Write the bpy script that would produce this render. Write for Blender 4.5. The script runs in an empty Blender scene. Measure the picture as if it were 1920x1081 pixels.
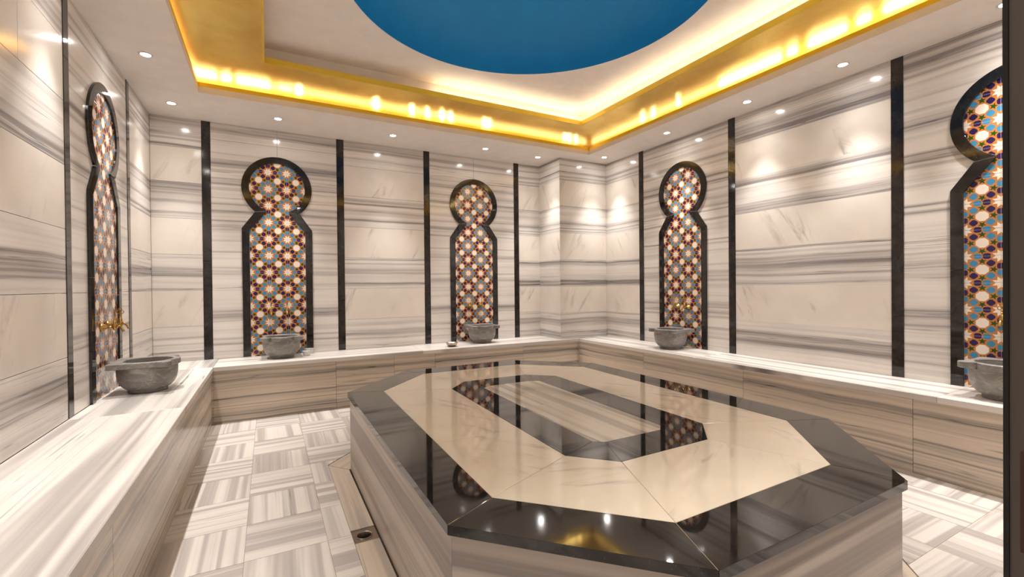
import bpy, bmesh, math, random
from mathutils import Vector, Matrix
random.seed(7)
C = bpy.context.scene.collection
PI = math.pi

# ------------------------------------------------------------------ camera, world, exposure
XL, XR, YB, YF = -0.846, 3.587, 4.693, 0.127      # inner faces of the four walls
ZC = 2.508                                        # lower ceiling
ZB = 0.45                                         # bench top and platform top
COLX, COLY = 2.917, 4.2546                        # corner pier
BLX, BBY, BRX = -0.388, 4.220, 3.1405             # bench nosings
sc = bpy.context.scene
yaw, pitch, roll, F, CY = 0.49430, -0.00713, -0.00963, 848.0, 540.1
fw = Vector((math.sin(yaw)*math.cos(pitch), math.cos(yaw)*math.cos(pitch), math.sin(pitch)))
rt = Vector((math.cos(yaw), -math.sin(yaw), 0)); up = rt.cross(fw)
rt2 = rt*math.cos(roll) + up*math.sin(roll); up2 = -rt*math.sin(roll) + up*math.cos(roll)
cam = bpy.data.cameras.new('camera'); cam.sensor_width = 36; cam.sensor_fit = 'HORIZONTAL'
cam.lens = F/1920*36; cam.clip_start = 0.02
camo = bpy.data.objects.new('camera', cam); C.objects.link(camo)
M = Matrix(((rt2.x, up2.x, -fw.x, 0), (rt2.y, up2.y, -fw.y, 0), (rt2.z, up2.z, -fw.z, 1.0675), (0, 0, 0, 1)))
camo.matrix_world = M
sc.camera = camo
sc.view_settings.view_transform = 'Standard'; sc.view_settings.look = 'None'
sc.view_settings.gamma = 1; sc.view_settings.use_curve_mapping = False
sc.view_settings.exposure = 0.72
try:
    sc.cycles.use_denoising = True; sc.cycles.max_bounces = 10; sc.cycles.diffuse_bounces = 6
    sc.cycles.glossy_bounces = 5; sc.cycles.sample_clamp_indirect = 8; sc.cycles.caustics_reflective = True
except Exception: pass
w = bpy.data.worlds.new('world'); sc.world = w; w.use_nodes = True
w.node_tree.nodes['Background'].inputs[0].default_value = (0.5, 0.41, 0.34, 1)
w.node_tree.nodes['Background'].inputs[1].default_value = 0.35
SPOT_W, SPILL_W, SPOT_COL = 56.0, 5.0, (1.0, 0.945, 0.895)
LED_COL = (1.0, 0.92, 0.66)

# ------------------------------------------------------------------ node helper
class NT:
    def __init__(s, name):
        s.mat = bpy.data.materials.new(name); s.mat.use_nodes = True
        s.t = s.mat.node_tree; s.bsdf = s.t.nodes['Principled BSDF']
    def n(s, typ, **kw):
        o = s.t.nodes.new(typ)
        for k, v in kw.items(): setattr(o, k, v)
        return o
    def put(s, sock, v):
        if isinstance(v, bpy.types.NodeSocket): s.t.links.new(v, sock)
        else: sock.default_value = v
    def m(s, op, *a, clamp=False):
        o = s.n('ShaderNodeMath', operation=op); o.use_clamp = clamp
        for i, v in enumerate(a): s.put(o.inputs[i], v)
        return o.outputs[0]
    def add(s, *a):
        r = a[0]
        for b in a[1:]: r = s.m('ADD', r, b)
        return r
    def mul(s, *a):
        r = a[0]
        for b in a[1:]: r = s.m('MULTIPLY', r, b)
        return r
    def sub(s, a, b): return s.m('SUBTRACT', a, b)
    def ss(s, v, lo, hi, a=0.0, b=1.0):
        o = s.n('ShaderNodeMapRange', interpolation_type='SMOOTHSTEP')
        s.put(o.inputs[0], v); o.inputs[1].default_value = lo; o.inputs[2].default_value = hi
        o.inputs[3].default_value = a; o.inputs[4].default_value = b
        return o.outputs[0]
    def vec(s, x, y, z):
        o = s.n('ShaderNodeCombineXYZ')
        for i, v in enumerate((x, y, z)): s.put(o.inputs[i], v)
        return o.outputs[0]
    def noise(s, v, scale=1, detail=2, rough=.5, dist=0):
        o = s.n('ShaderNodeTexNoise'); s.put(o.inputs['Vector'], v)
        o.inputs['Scale'].default_value = scale; o.inputs['Detail'].default_value = detail
        o.inputs['Roughness'].default_value = rough; o.inputs['Distortion'].default_value = dist
        return o.outputs[0]
    def mix(s, f, a, b):
        o = s.n('ShaderNodeMix', data_type='RGBA')
        s.put(o.inputs[0], f); s.put(o.inputs[6], a); s.put(o.inputs[7], b)
        return o.outputs[2]
    def uv(s):
        o = s.n('ShaderNodeUVMap'); o.uv_map = 'uv'
        x = s.n('ShaderNodeSeparateXYZ'); s.t.links.new(o.outputs[0], x.inputs[0])
        return x.outputs[0], x.outputs[1]
    def seed(s):
        o = s.n('ShaderNodeAttribute', attribute_name='seed'); return o.outputs['Fac']
    def pos(s):
        return s.n('ShaderNodeTexCoord').outputs['Object']
    def bump(s, h, strength=.2, dist=.002):
        o = s.n('ShaderNodeBump'); o.inputs['Strength'].default_value = strength
        o.inputs['Distance'].default_value = dist; s.put(o.inputs['Height'], h)
        s.put(s.bsdf.inputs['Normal'], o.outputs[0])
    def out(s, **kw):
        for k, v in kw.items(): s.put(s.bsdf.inputs[k.replace('_', ' ')], v)
        return s.mat
def rgb(*c): return (c[0], c[1], c[2], 1.0)

WHITE, CREAM, GREY, DARK = rgb(.81, .765, .72), rgb(.80, .735, .66), rgb(.27, .247, .243), rgb(.10, .092, .09)

def striped(name, prof=None, z0=.45, z1=2.51, rough=.14, broad=9.0, fine=48.0, amt=1.0, white=WHITE, grey=GREY, dark=DARK, lines=1.0, zoom=1.0, warp=.03, lo=.47, hi=.66):
    """veined marble, streaks run along u; prof = list of (v, half width, strength)"""
    t = NT(name); u, v = t.uv(); sd = t.seed()
    wn = t.noise(t.vec(t.mul(u, 1.5), t.mul(v, 2.5), t.mul(sd, 13.0)), 1, 2)
    v2 = t.add(v, t.mul(t.sub(wn, .5), warp))
    b = t.ss(t.noise(t.vec(t.mul(u, .35), t.mul(v2, broad), t.mul(sd, 5.1)), 1, 2), lo, hi)
    f = t.noise(t.vec(t.mul(u, .45), t.mul(v2, fine), t.mul(sd, 3.3)), 1, 3, .6)
    l = t.noise(t.vec(t.mul(u, .55), t.mul(v2, fine*.8), t.add(t.mul(sd, 7.7), 4.0)), 1, 2, .5)
    line = t.ss(t.m('ABSOLUTE', t.sub(l, .5)), .0, .022, 1, 0)
    linemask = t.ss(t.noise(t.vec(t.mul(u, .3), t.mul(v2, 7.0), t.add(t.mul(sd, 2.7), 9.0)), 1, 2), .50, .68)
    if prof:
        fc = t.n('ShaderNodeFloatCurve'); cm = fc.mapping; c = cm.curves[0]
        cm.use_clip = False
        N = 240
        pts = []
        for i in range(N+1):
            z = z0 + (z1-z0)*i/N; d = 0
            for (a, h, s_) in prof: d += s_*math.exp(-((z-a)/h)**2)
            pts.append((i/N, min(1, d)))
        keep = [pts[0]]
        for i in range(1, N):
            (xa, ya), (xb, yb), (xc, yc) = keep[-1], pts[i], pts[i+1]
            ex = ya + (yc-ya)*(xb-xa)/(xc-xa)
            if abs(ex-yb) > .012: keep.append(pts[i])
        keep.append(pts[-1])
        c.points[0].location = keep[0]; c.points[1].location = keep[-1]
        for p in keep[1:-1]: c.points.new(*p)
        for p in c.points: p.handle_type = 'VECTOR'
        cm.update()
        t.put(fc.inputs['Value'], t.m('DIVIDE', t.sub(v2, z0), z1-z0))
        P = fc.outputs[0]
        d = t.add(t.mul(P, t.ss(f, .3, .7, .65, 1.5)), t.mul(b, .16), t.mul(t.sub(f, .5), .60))
        ln = t.mul(line, t.m('MAXIMUM', t.mul(linemask, .55), t.mul(P, .95)))
    else:
        d = t.add(t.mul(b, .62*amt), t.mul(t.sub(f, .45), .55*amt))
        ln = t.mul(line, linemask, .8*lines)
    d = t.m('MAXIMUM', t.m('MINIMUM', d, 1.0), 0.0)
    cl = t.noise(t.vec(t.mul(u, 3.0), t.mul(v, 6.0), sd), 1, 3)
    base = t.mix(t.ss(cl, .35, .7), white, tuple(c*.94 for c in white[:3])+(1,))
    base = t.mix(d, base, grey)
    base = t.mix(t.m('MINIMUM', ln, 1.0), base, dark)
    return t.out(Base_Color=base, Roughness=rough, Specular_IOR_Level=.5)

def plain(name, base=CREAM, rough=.12, ang=1.1, amt=.35, sc_=1.0, stain=.0):
    t = NT(name); u, v = t.uv(); sd = t.seed()
    a, b = math.cos(ang), math.sin(ang)
    p = t.add(t.mul(u, a), t.mul(v, b)); q = t.sub(t.mul(v, a), t.mul(u, b))
    n1 = t.noise(t.vec(t.mul(p, 2.0*sc_), t.mul(q, 9.0*sc_), t.mul(sd, 9.0)), 1, 5, .62, .8)
    n2 = t.noise(t.vec(t.mul(p, 1.2*sc_), t.mul(q, 3.0*sc_), t.add(t.mul(sd, 4.0), 3.0)), 1, 2)
    wsp = t.mul(t.ss(n1, .53, .78), t.ss(n2, .42, .62), amt*1.6)
    n3 = t.noise(t.vec(t.mul(u, 5.0), t.mul(v, 5.0), sd), 1, 3)
    col = t.mix(t.ss(n3, .3, .75), base, tuple(c*.93 for c in base[:3])+(1,))
    col = t.mix(t.m('MINIMUM', wsp, 1.0), col, rgb(.36, .32, .29))
    return t.out(Base_Color=col, Roughness=rough, Specular_IOR_Level=.5)

def granite(name, rough=.06, base=(.013, .011, .010)):
    t = NT(name); p = t.pos()
    sp = t.ss(t.noise(p, 420, 1), .735, .80)
    cl = t.noise(p, 7, 4, .6)
    col = t.mix(t.ss(cl, .4, .7), rgb(*base), rgb(*[b*2.2 for b in base]))
    col = t.mix(sp, col, rgb(.40, .34, .28))
    r = t.add(rough, t.mul(t.ss(t.noise(p, 5, 4, .6), .45, .7), .05))
    return t.out(Base_Color=col, Roughness=r, Specular_IOR_Level=.6)

def simple(name, col, rough=.5, metal=0, **kw):
    t = NT(name); n = t.noise(t.pos(), 9, 3)
    c = t.mix(t.ss(n, .3, .7), rgb(*col), rgb(*[x*.95 for x in col]))
    return t.out(Base_Color=c, Roughness=rough, Metallic=metal, **kw)

# ---- wall streak profiles: (height, half width, strength)
P_L = [(2.45,.05,.5),(2.33,.03,.45),(2.28,.012,.6),(1.93,.03,.25),(1.86,.015,.35),(1.77,.03,.35),(1.71,.025,.75),(1.675,.01,.9),(1.30,.01,.1),(1.17,.045,.75),(1.215,.008,.6),(1.12,.012,.5),(.66,.008,.5),(.62,.045,.55),(.575,.008,.7),(.50,.02,.15)]
P_B1 = [(2.49,.035,.5),(2.405,.012,.6),(2.36,.01,.5),(2.33,.006,.6),(2.275,.010,1.0),(1.95,.02,.5),(1.90,.04,.45),(1.80,.012,.5),(1.70,.012,.75),(1.67,.006,.7),(1.335,.02,.25),(1.22,.035,.7),(1.18,.012,.7),(1.06,.006,.8),(.72,.01,.15),(.66,.018,.45),(.60,.008,.3),(.53,.008,.8),(.50,.006,.5),(.47,.01,.7)]
P_B2 = [(2.47,.04,.45),(2.42,.01,.4),(2.33,.02,.3),(1.93,.02,.5),(1.89,.01,.7),(1.82,.02,.35),(1.73,.01,.6),(1.345,.006,.9),(1.30,.01,.4),(1.22,.03,.45),(1.10,.02,.5),(.70,.015,.15),(.61,.035,.55),(.55,.01,.5),(.475,.01,.25)]
P_B3 = [(2.495,.012,.8),(2.43,.010,.4),(2.355,.006,.85),(2.345,.03,.25),(2.30,.006,.8),(2.27,.01,.3),(1.945,.02,.35),(1.87,.015,.2),(1.76,.025,.55),(1.71,.006,.85),(1.68,.012,.4),(1.33,.018,.8),(1.30,.012,.5),(1.16,.03,.15),(1.10,.022,.85),(1.07,.01,.7),(.735,.006,.4),(.66,.018,.65),(.62,.015,.5),(.52,.012,.65),(.48,.02,.55)]
P_R = [(2.47,.04,.3),(2.36,.05,.5),(2.29,.035,.75),(1.935,.02,.6),(1.905,.012,.9),(1.86,.02,.3),(1.79,.008,.3),(1.71,.035,.65),(1.67,.01,.6),(1.345,.006,1.0),(1.315,.01,.45),(1.27,.015,.4),(1.215,.04,.6),(1.14,.012,.5),(1.075,.02,.45),(.655,.012,.6),(.62,.03,.5),(.575,.02,.55),(.52,.008,.2)]
N_B1 = [(2.50,.02,.25),(2.455,.02,.55),(2.43,.008,.6),(2.24,.01,.2),(2.16,.035,.6),(2.10,.008,.35),(2.02,.02,.35),(1.985,.012,.65),(1.94,.01,.45),(1.86,.008,.45),(1.80,.015,.5),(1.74,.012,.45),(1.66,.006,.75),(1.60,.035,.35),(1.48,.006,.3),(1.385,.006,.7),(1.33,.012,.15),(1.245,.01,.5),(1.20,.02,.35),(1.07,.01,.1),(.86,.012,.4),(.815,.025,.65),(.70,.01,.15),(.62,.006,.6),(.575,.015,.45),(.50,.02,.2)]
N_B2 = [(2.49,.015,.3),(2.42,.02,.45),(2.36,.008,.45),(2.22,.01,.3),(2.15,.025,.45),(2.06,.015,.4),(1.98,.02,.6),(1.93,.008,.5),(1.85,.012,.45),(1.78,.008,.55),(1.70,.025,.55),(1.62,.008,.4),(1.48,.006,.3),(1.39,.03,.35),(1.28,.006,.3),(1.20,.008,.35),(1.13,.02,.25),(.95,.01,.2),(.82,.03,.6),(.77,.01,.4),(.66,.006,.5),(.60,.015,.3),(.52,.02,.2)]
N_R = [(2.485,.018,.7),(2.44,.010,.6),(2.39,.008,.5),(2.32,.012,.35),(2.22,.02,.55),(2.17,.008,.5),(2.06,.02,.55),(2.00,.025,.6),(1.93,.006,.5),(1.86,.02,.3),(1.78,.012,.6),(1.74,.006,.6),(1.66,.008,.5),(1.56,.02,.15),(1.47,.007,.75),(1.44,.007,.5),(1.36,.02,.15),(1.24,.008,.35),(1.16,.035,.5),(1.10,.01,.4),(.95,.01,.15),(.87,.03,.45),(.80,.012,.4),(.76,.008,.6),(.66,.01,.4),(.58,.012,.35),(.50,.02,.2)]
N_R2 = [(2.50,.03,.7),(2.42,.035,.85),(2.36,.008,.8),(2.31,.006,.7),(2.22,.01,.25),(2.13,.012,.45),(2.05,.035,.6),(1.97,.01,.3),(1.86,.01,.7),(1.82,.02,.7),(1.78,.008,.5),(1.70,.008,.35),(1.66,.02,.2),(1.54,.008,.6),(1.50,.010,.65),(1.40,.02,.15),(1.24,.006,.4),(1.17,.035,.4),(1.10,.01,.4),(.86,.04,.65),(.79,.01,.5),(.67,.008,.5),(.62,.02,.35),(.56,.012,.4),(.49,.015,.2)]

MT = {}
for k, p in dict(L=P_L, B1=P_B1, B2=P_B2, B3=P_B3, R=P_R, NB1=N_B1, NB2=N_B2, NR=N_R, NR2=N_R2).items():
    MT[k] = striped('striped_marble_'+k.lower(), p)
MT['plain'] = plain('cream_marble_wall', base=rgb(.81, .75, .685), rough=.12, amt=.6)
MT['grout'] = simple('cream_grout', (.42, .33, .25), .8)
MT['jointbed'] = simple('tan_joint_filler', (.50, .37, .24), .7)
MT['dgrout'] = simple('brown_grout', (.12, .075, .05), .8)
P_F = [(.395,.014,.35),(.352,.016,.55),(.332,.006,.9),(.322,.012,.4),(.27,.006,.35),(.235,.03,.12),(.15,.02,.15),(.105,.006,.45),(.30,.02,.30),(.19,.006,.6),(.17,.02,.35),(.125,.006,.7),(.42,.006,.5),(.075,.014,.45),(.052,.006,.9),(.035,.010,.5),(.006,.012,.5)]
MT['front'] = striped('striped_marble_bench_front', P_F, 0.0, .45, rough=.22, broad=7, fine=40, white=rgb(.70, .60, .49), grey=rgb(.27, .24, .215), warp=.035)  # shade on the bench fronts is mixed into this darker, browner white
MT['top'] = striped('striped_marble_bench_top', rough=.36, broad=13, fine=46, amt=1.0, lines=1.2, white=rgb(.80, .76, .72), grey=rgb(.25, .225, .22), lo=.46, hi=.66, warp=.012)
MT['floor'] = striped('striped_marble_floor', rough=.34, broad=20, fine=80, amt=1.0, lines=1.1, white=rgb(.80, .75, .70), grey=rgb(.33, .295, .285), lo=.42, hi=.62, warp=.012)
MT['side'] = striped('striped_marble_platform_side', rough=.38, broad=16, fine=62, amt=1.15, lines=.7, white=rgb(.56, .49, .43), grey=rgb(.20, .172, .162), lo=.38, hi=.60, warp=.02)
MT['inlay'] = striped('striped_marble_inlay', rough=.06, broad=16, fine=60, amt=1.0, lines=1.6, white=rgb(.70, .63, .53), grey=rgb(.27, .24, .21), lo=.42, hi=.60, warp=.015)
MT['cream'] = plain('cream_marble_platform', base=rgb(.80, .71, .57), rough=.06, ang=.5, amt=.8, sc_=1.5)
MT['gutter'] = striped('marble_gutter', rough=.35, broad=14, fine=40, amt=.8, lines=1.0, white=rgb(.64, .55, .45))
MT['granite'] = granite('black_granite', rough=.03)
MT['strip'] = granite('black_granite_strip', rough=.07, base=(.016, .013, .012))
MT['paint'] = simple('warm_white_paint', (.86, .80, .75), .7)
MT['blue'] = simple('blue_dome_paint', (.015, .33, .72), .5)
MT['steel'] = simple('brushed_steel', (.42, .36, .30), .35, 1)
MT['hole'] = simple('dark_pipe', (.02, .015, .012), .6)
MT['doorm'] = simple('dark_bronze_frame', (.13, .105, .09), .45)
MT['doorg'] = simple('black_gasket', (.012, .009, .007), .5)
MT['plate'] = simple('aged_strike_plate', (.10, .06, .045), .4, .7)
MT['trimw'] = simple('white_enamel', (.75, .72, .70), .4)

def gold():
    t = NT('gold_leaf'); p = t.pos()
    n = t.noise(p, 3.0, 4, .6, .6); f = t.noise(p, 26, 3, .6, 1.5)
    c = t.mix(t.ss(n, .35, .65), rgb(.95, .70, .20), rgb(.87, .59, .14))
    t.bump(t.add(n, t.mul(f, .35)), .10, .01)
    return t.out(Base_Color=c, Metallic=.9, Roughness=.33)
MT['gold'] = gold()
MT['goldlip'] = simple('gold_paint', (.86, .60, .06), .38, .25)
t = NT('brass'); n = t.noise(t.pos(), 60, 3)
MT['brass'] = t.out(Base_Color=t.mix(t.ss(n, .3, .7), rgb(.62, .40, .14), rgb(.42, .25, .08)), Metallic=1.0, Roughness=.25)
t = NT('copper_bowl'); n = t.noise(t.pos(), 90, 3)
MT['tin'] = t.out(Base_Color=t.mix(t.ss(n, .3, .7), rgb(.60, .50, .42), rgb(.42, .34, .28)), Metallic=1.0, Roughness=.32)
t = NT('clear_plastic')
MT['plastic'] = t.out(Base_Color=rgb(.86, .84, .81), Roughness=.25, Transmission_Weight=.55, IOR=1.25)
def basinmat():
    t = NT('grey_basin_marble'); p = t.pos()
    oi = t.n('ShaderNodeObjectInfo').outputs['Random']
    mp = t.n('ShaderNodeMapping'); t.put(mp.inputs['Vector'], p); mp.inputs['Scale'].default_value = (1, 1, 2.2)
    t.put(mp.inputs['Location'], t.vec(t.mul(oi, 5.0), 0.0, t.mul(oi, 3.0)))
    n = t.noise(mp.outputs[0], 9, 5, .62, 1.0); v = t.noise(mp.outputs[0], 5, 4, .55, 1.6)
    c = t.mix(t.ss(n, .3, .75), rgb(.19, .18, .17), rgb(.31, .29, .27))
    c = t.mix(t.mul(t.ss(t.m('ABSOLUTE', t.sub(v, .5)), 0, .03, 1, 0), .35), c, rgb(.55, .51, .47))
    t.bump(n, .12, .004)
    return t.out(Base_Color=c, Roughness=.42)
MT['basin'] = basinmat()
def emis(name, col, s):
    t = NT(name); t.bsdf.inputs['Base Color'].default_value = rgb(0, 0, 0)
    t.bsdf.inputs['Emission Color'].default_value = rgb(*col); t.bsdf.inputs['Emission Strength'].default_value = s
    return t.mat
MT['lens'] = emis('lamp_glow', (1, .95, .90), 80)
MT['led'] = emis('led_bright', LED_COL, 38)
MT['led_dim'] = emis('led_dim', LED_COL, 8)
MT['led_upper'] = emis('led_upper', (1, .90, .74), 17)
MT['led_point'] = emis('led_point', LED_COL, 230)

def tilemat():
    t = NT('star_tile'); u, v = t.uv()
    def fold(x):   # distance to the nearest integer, signed
        return t.sub(x, t.m('ROUND', x))
    ru, rv = t.m('ROUND', u), t.m('ROUND', v)
    x, y = t.sub(u, ru), t.sub(v, rv)
    par = t.m('MODULO', t.m('ABSOLUTE', t.add(ru, rv)), 2.0)
    r = t.m('SQRT', t.add(t.mul(x, x), t.mul(y, y)))
    th = t.m('ARCTAN2', y, x)
    k = t.m('ROUND', t.m('DIVIDE', th, PI/4))
    a = t.sub(th, t.mul(k, PI/4))                       # angle from the nearest petal axis
    px = t.mul(r, t.m('COSINE', a)); py = t.m('ABSOLUTE', t.mul(r, t.m('SINE', a)))
    # eight-pointed white star: points halfway between petals
    b = t.sub(PI/8, t.m('ABSOLUTE', a))
    sx = t.mul(r, t.m('COSINE', b)); sy = t.m('ABSOLUTE', t.mul(r, t.m('SINE', b)))
    T = .25; ix, iy = .140*math.cos(PI/8), .140*math.sin(PI/8)
    nx, ny = iy, (T-ix); L = math.hypot(nx, ny); nx /= L; ny /= L
    star = t.sub(t.add(t.mul(sx, nx), t.mul(sy, ny)), T*nx)     # <0 inside
    # petals (elongated hexagons)
    dx = t.sub(px, .376)
    adx = t.m('ABSOLUTE', dx)
    # slimmer toward the star
    hexd = t.m('MAXIMUM', t.sub(t.add(t.mul(adx, .62), t.mul(py, .78)), .117), t.sub(py, .106))
    hexd = t.m('MAXIMUM', hexd, t.sub(adx, .106))
    # centre octagon
    cx, cy = t.sub(t.m('FRACT', u), .5), t.sub(t.m('FRACT', v), .5)
    acx, acy = t.m('ABSOLUTE', cx), t.m('ABSOLUTE', cy)
    octd = t.sub(t.m('MAXIMUM', t.m('MAXIMUM', acx, acy), t.mul(t.add(acx, acy), .7071)), .178)
    # green five-pointed stars round the octagon
    gx = t.sub(t.m('MAXIMUM', acx, acy), .312); gy = t.m('MINIMUM', acx, acy)
    gr = t.m('SQRT', t.add(t.mul(gx, gx), t.mul(gy, gy))); gt = t.m('ARCTAN2', gy, gx)
    gk = t.m('ROUND', t.m('DIVIDE', gt, PI/2.5)); ga = t.m('ABSOLUTE', t.sub(gt, t.mul(gk, PI/2.5)))
    gsx, gsy = t.mul(gr, t.m('COSINE', ga)), t.mul(gr, t.m('SINE', ga))
    T2 = .128; jx, jy = .054*math.cos(PI/5), .054*math.sin(PI/5)
    mx, my = jy, (T2-jx); L = math.hypot(mx, my); mx /= L; my /= L
    gst = t.sub(t.add(t.mul(gsx, mx), t.mul(gsy, my)), T2*mx)
    e = .006
    col = rgb(.56, .215, .055)
    def ins(d): return t.ss(d, -e, e, 1, 0)
    c = t.mix(ins(gst), col, rgb(.030, .075, .008))
    blue = t.mix(par, rgb(.028, .014, .085), rgb(.055, .26, .46))
    c = t.mix(ins(hexd), c, blue)
    c = t.mix(ins(octd), c, rgb(.88, .79, .69))
    c = t.mix(ins(star), c, rgb(.88, .79, .69))
    g = t.m('MINIMUM', t.m('ABSOLUTE', x), t.m('ABSOLUTE', y))
    gm = t.ss(g, .004, .009, 1, 0)
    c = t.mix(t.mul(gm, .75), c, rgb(.45, .38, .34))
    t.bump(t.add(t.mul(t.ss(g, .0, .03), 1.0), t.mul(t.m('MAXIMUM', t.m('MAXIMUM', ins(hexd), ins(octd)), ins(star)), -.08)), .5, .0012)
    return t.out(Base_Color=c, Roughness=.14, Specular_IOR_Level=.5)
MT['tile'] = tilemat()

# ------------------------------------------------------------------ mesh helper
class MB:
    def __init__(s): s.v = []; s.f = []; s.uv = []; s.sd = []; s.mi = []; s.mats = []; s.sm = []
    def mid(s, m):
        if m not in s.mats: s.mats.append(m)
        return s.mats.index(m)
    def face(s, pts, uvs, seed, mat, smooth=False):
        i = len(s.v); s.v += [tuple(p) for p in pts]; s.f.append(list(range(i, i+len(pts))))
        s.uv += uvs; s.sd.append(seed); s.mi.append(s.mid(mat)); s.sm.append(smooth)
    def prism(s, poly, fn, d0, d1, mat, a=(1, 0, 0), b=(0, 0, 1), seed=None, uvf=None, bev=0, caps=(1, 1)):
        """poly 2-D (ccw seen from the d1 side); fn(x,y,d)->3-D; streak coords p.a, p.b; bev = chamfer on the d1 edge"""
        seed = random.random()*10 if seed is None else seed
        a, b = Vector(a), Vector(b)
        uf = uvf or (lambda p, q: (Vector(p).dot(a), Vector(p).dot(b)))
        n = len(poly)
        lo = [fn(x, y, d0) for x, y in poly]
        sg = 1 if d1 > d0 else -1
        mid = [fn(x, y, d1-sg*bev) for x, y in poly]
        tp = inset(poly, bev) if bev else poly
        hi = [fn(x, y, d1) for x, y in tp]
        def F(pts, qs): s.face(pts, [uf(p, q) for p, q in zip(pts, qs)], seed, mat)
        if caps[1]: F(hi, tp)
        if caps[0]: F(lo[::-1], poly[::-1])
        for i in range(n):
            j = (i+1) % n
            F([lo[i], lo[j], mid[j], mid[i]], [poly[i], poly[j], poly[j], poly[i]])
            if bev: F([mid[i], mid[j], hi[j], hi[i]], [poly[i], poly[j], tp[j], tp[i]])
    def box(s, x0, x1, y0, y1, z0, z1, mat, a=(1, 0, 0), b=(0, 0, 1), seed=None):
        s.prism([(x0, y0), (x1, y0), (x1, y1), (x0, y1)], lambda x, y, d: (x, y, d), z0, z1, mat, a, b, seed)
    def grid(s, rings, mat, seed=0, close=True, cap0=False, cap1=False, smooth=True, fn=None):
        fn = fn or (lambda p: p)
        for k in range(len(rings)-1):
            A, B = rings[k], rings[k+1]; n = len(A)
            for i in range(n if close else n-1):
                j = (i+1) % n
                pts = [A[i], A[j], B[j], B[i]]
                s.face([fn(p) for p in pts], [(p[0], p[2]) for p in pts], seed, mat, smooth)
        if cap0: s.face([fn(p) for p in rings[0][::-1]], [(p[0], p[1]) for p in rings[0]], seed, mat, False)
        if cap1: s.face([fn(p) for p in rings[-1]], [(p[0], p[1]) for p in rings[-1]], seed, mat, False)
    def lathe(s, prof, mat, c=(0, 0), n=40, smooth=True, cap0=False, cap1=False, fn=None, flute=None):
        rings = []
        for r, z in prof:
            rings.append([(c[0]+r*(1+(flute[1]*math.cos(flute[0]*2*PI*i/n) if flute else 0))*math.cos(2*PI*i/n), c[1]+r*(1+(flute[1]*math.cos(flute[0]*2*PI*i/n) if flute else 0))*math.sin(2*PI*i/n), z) for i in range(n)])
        s.grid(rings, mat, 0, True, cap0, cap1, smooth, fn)
    def tube(s, pts, r, mat, n=10, closed=False):
        P = [Vector(p) for p in pts]; rings = []; N = len(P)
        rr = r if isinstance(r, (list, tuple)) else [r]*N
        prev = None
        for i in range(N):
            if closed: d = (P[(i+1) % N]-P[i-1]).normalized()
            else: d = (P[min(i+1, N-1)]-P[max(i-1, 0)]).normalized()
            if prev is None: x = d.orthogonal().normalized()
            else: x = (prev-d*prev.dot(d)).normalized()
            prev = x; y = d.cross(x)
            rings.append([tuple(P[i]+rr[i]*(x*math.cos(2*PI*k/n)+y*math.sin(2*PI*k/n))) for k in range(n)])
        if closed: rings.append(rings[0])
        s.grid(rings, mat, 0, True, not closed, not closed, True)
    def build(s, name, parent=None, merge=True, mats=None):
        me = bpy.data.meshes.new(name); me.from_pydata(s.v, [], s.f)
        l = me.uv_layers.new(name='uv')
        flat = [c for q in s.uv for c in q]; l.data.foreach_set('uv', flat)
        at = me.attributes.new('seed', 'FLOAT', 'FACE'); at.data.foreach_set('value', s.sd)
        for m in s.mats: me.materials.append(MT[m])
        me.polygons.foreach_set('material_index', s.mi); me.polygons.foreach_set('use_smooth', s.sm)
        if merge:
            bm = bmesh.new(); bm.from_mesh(me); bmesh.ops.remove_doubles(bm, verts=bm.verts, dist=1e-5)
            bm.to_mesh(me); bm.free()
        me.update()
        o = bpy.data.objects.new(name, me); C.objects.link(o)
        if parent: o.parent = parent
        return o

def inset(poly, d):
    """move every edge of a ccw polygon inward by d"""
    n = len(poly); out = []
    for i in range(n):
        p0, p1, p2 = Vector(poly[i-1]), Vector(poly[i]), Vector(poly[(i+1) % n])
        e1, e2 = (p1-p0).normalized(), (p2-p1).normalized()
        n1, n2 = Vector((-e1.y, e1.x)), Vector((-e2.y, e2.x))
        k = n1+n2; den = 1+n1.dot(n2)
        out.append(tuple(p1+k*(d/max(den, .2))))
    return out
def clip(poly, p, n):
    """keep the side where (q-p).n <= 0; returns (inside, outside)"""
    def half(sg):
        o = []
        for i in range(len(poly)):
            a, b = poly[i], poly[(i+1) % len(poly)]
            da = sg*((a[0]-p[0])*n[0]+(a[1]-p[1])*n[1]); db = sg*((b[0]-p[0])*n[0]+(b[1]-p[1])*n[1])
            if da <= 0: o.append(a)
            if da*db < 0:
                k = da/(da-db); o.append((a[0]+(b[0]-a[0])*k, a[1]+(b[1]-a[1])*k))
        return o if len(o) > 2 and area(o) > 1e-6 else None
    return half(1), half(-1)
def area(p): return abs(sum(p[i-1][0]*p[i][1]-p[i][0]*p[i-1][1] for i in range(len(p))))/2
def outside_of(poly, conv):
    """pieces of poly outside the ccw convex polygon conv"""
    res = []; cur = poly
    for i in range(len(conv)):
        p, q = conv[i], conv[(i+1) % len(conv)]
        n = (q[1]-p[1], -(q[0]-p[0]))
        a, b = clip(cur, p, n)
        if b: res.append(b)
        if not a: return res
        cur = a
    return res
def tag(o, label=None, cat=None, group=None, kind=None):
    if label: o['label'] = label
    if cat: o['category'] = cat
    if group: o['group'] = group
    if kind: o['kind'] = kind
    return o
def empty(name, loc, rz=0):
    o = bpy.data.objects.new(name, None); C.objects.link(o); o.location = loc; o.rotation_euler = (0, 0, rz)
    o.empty_display_size = .05
    return o
def copy_tree(o, parent=None):
    c = o.copy(); C.objects.link(c)
    if parent: c.parent = parent
    for ch in list(o.children): copy_tree(ch, c)
    return c
XY = lambda x, y, d: (x, y, d)

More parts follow.
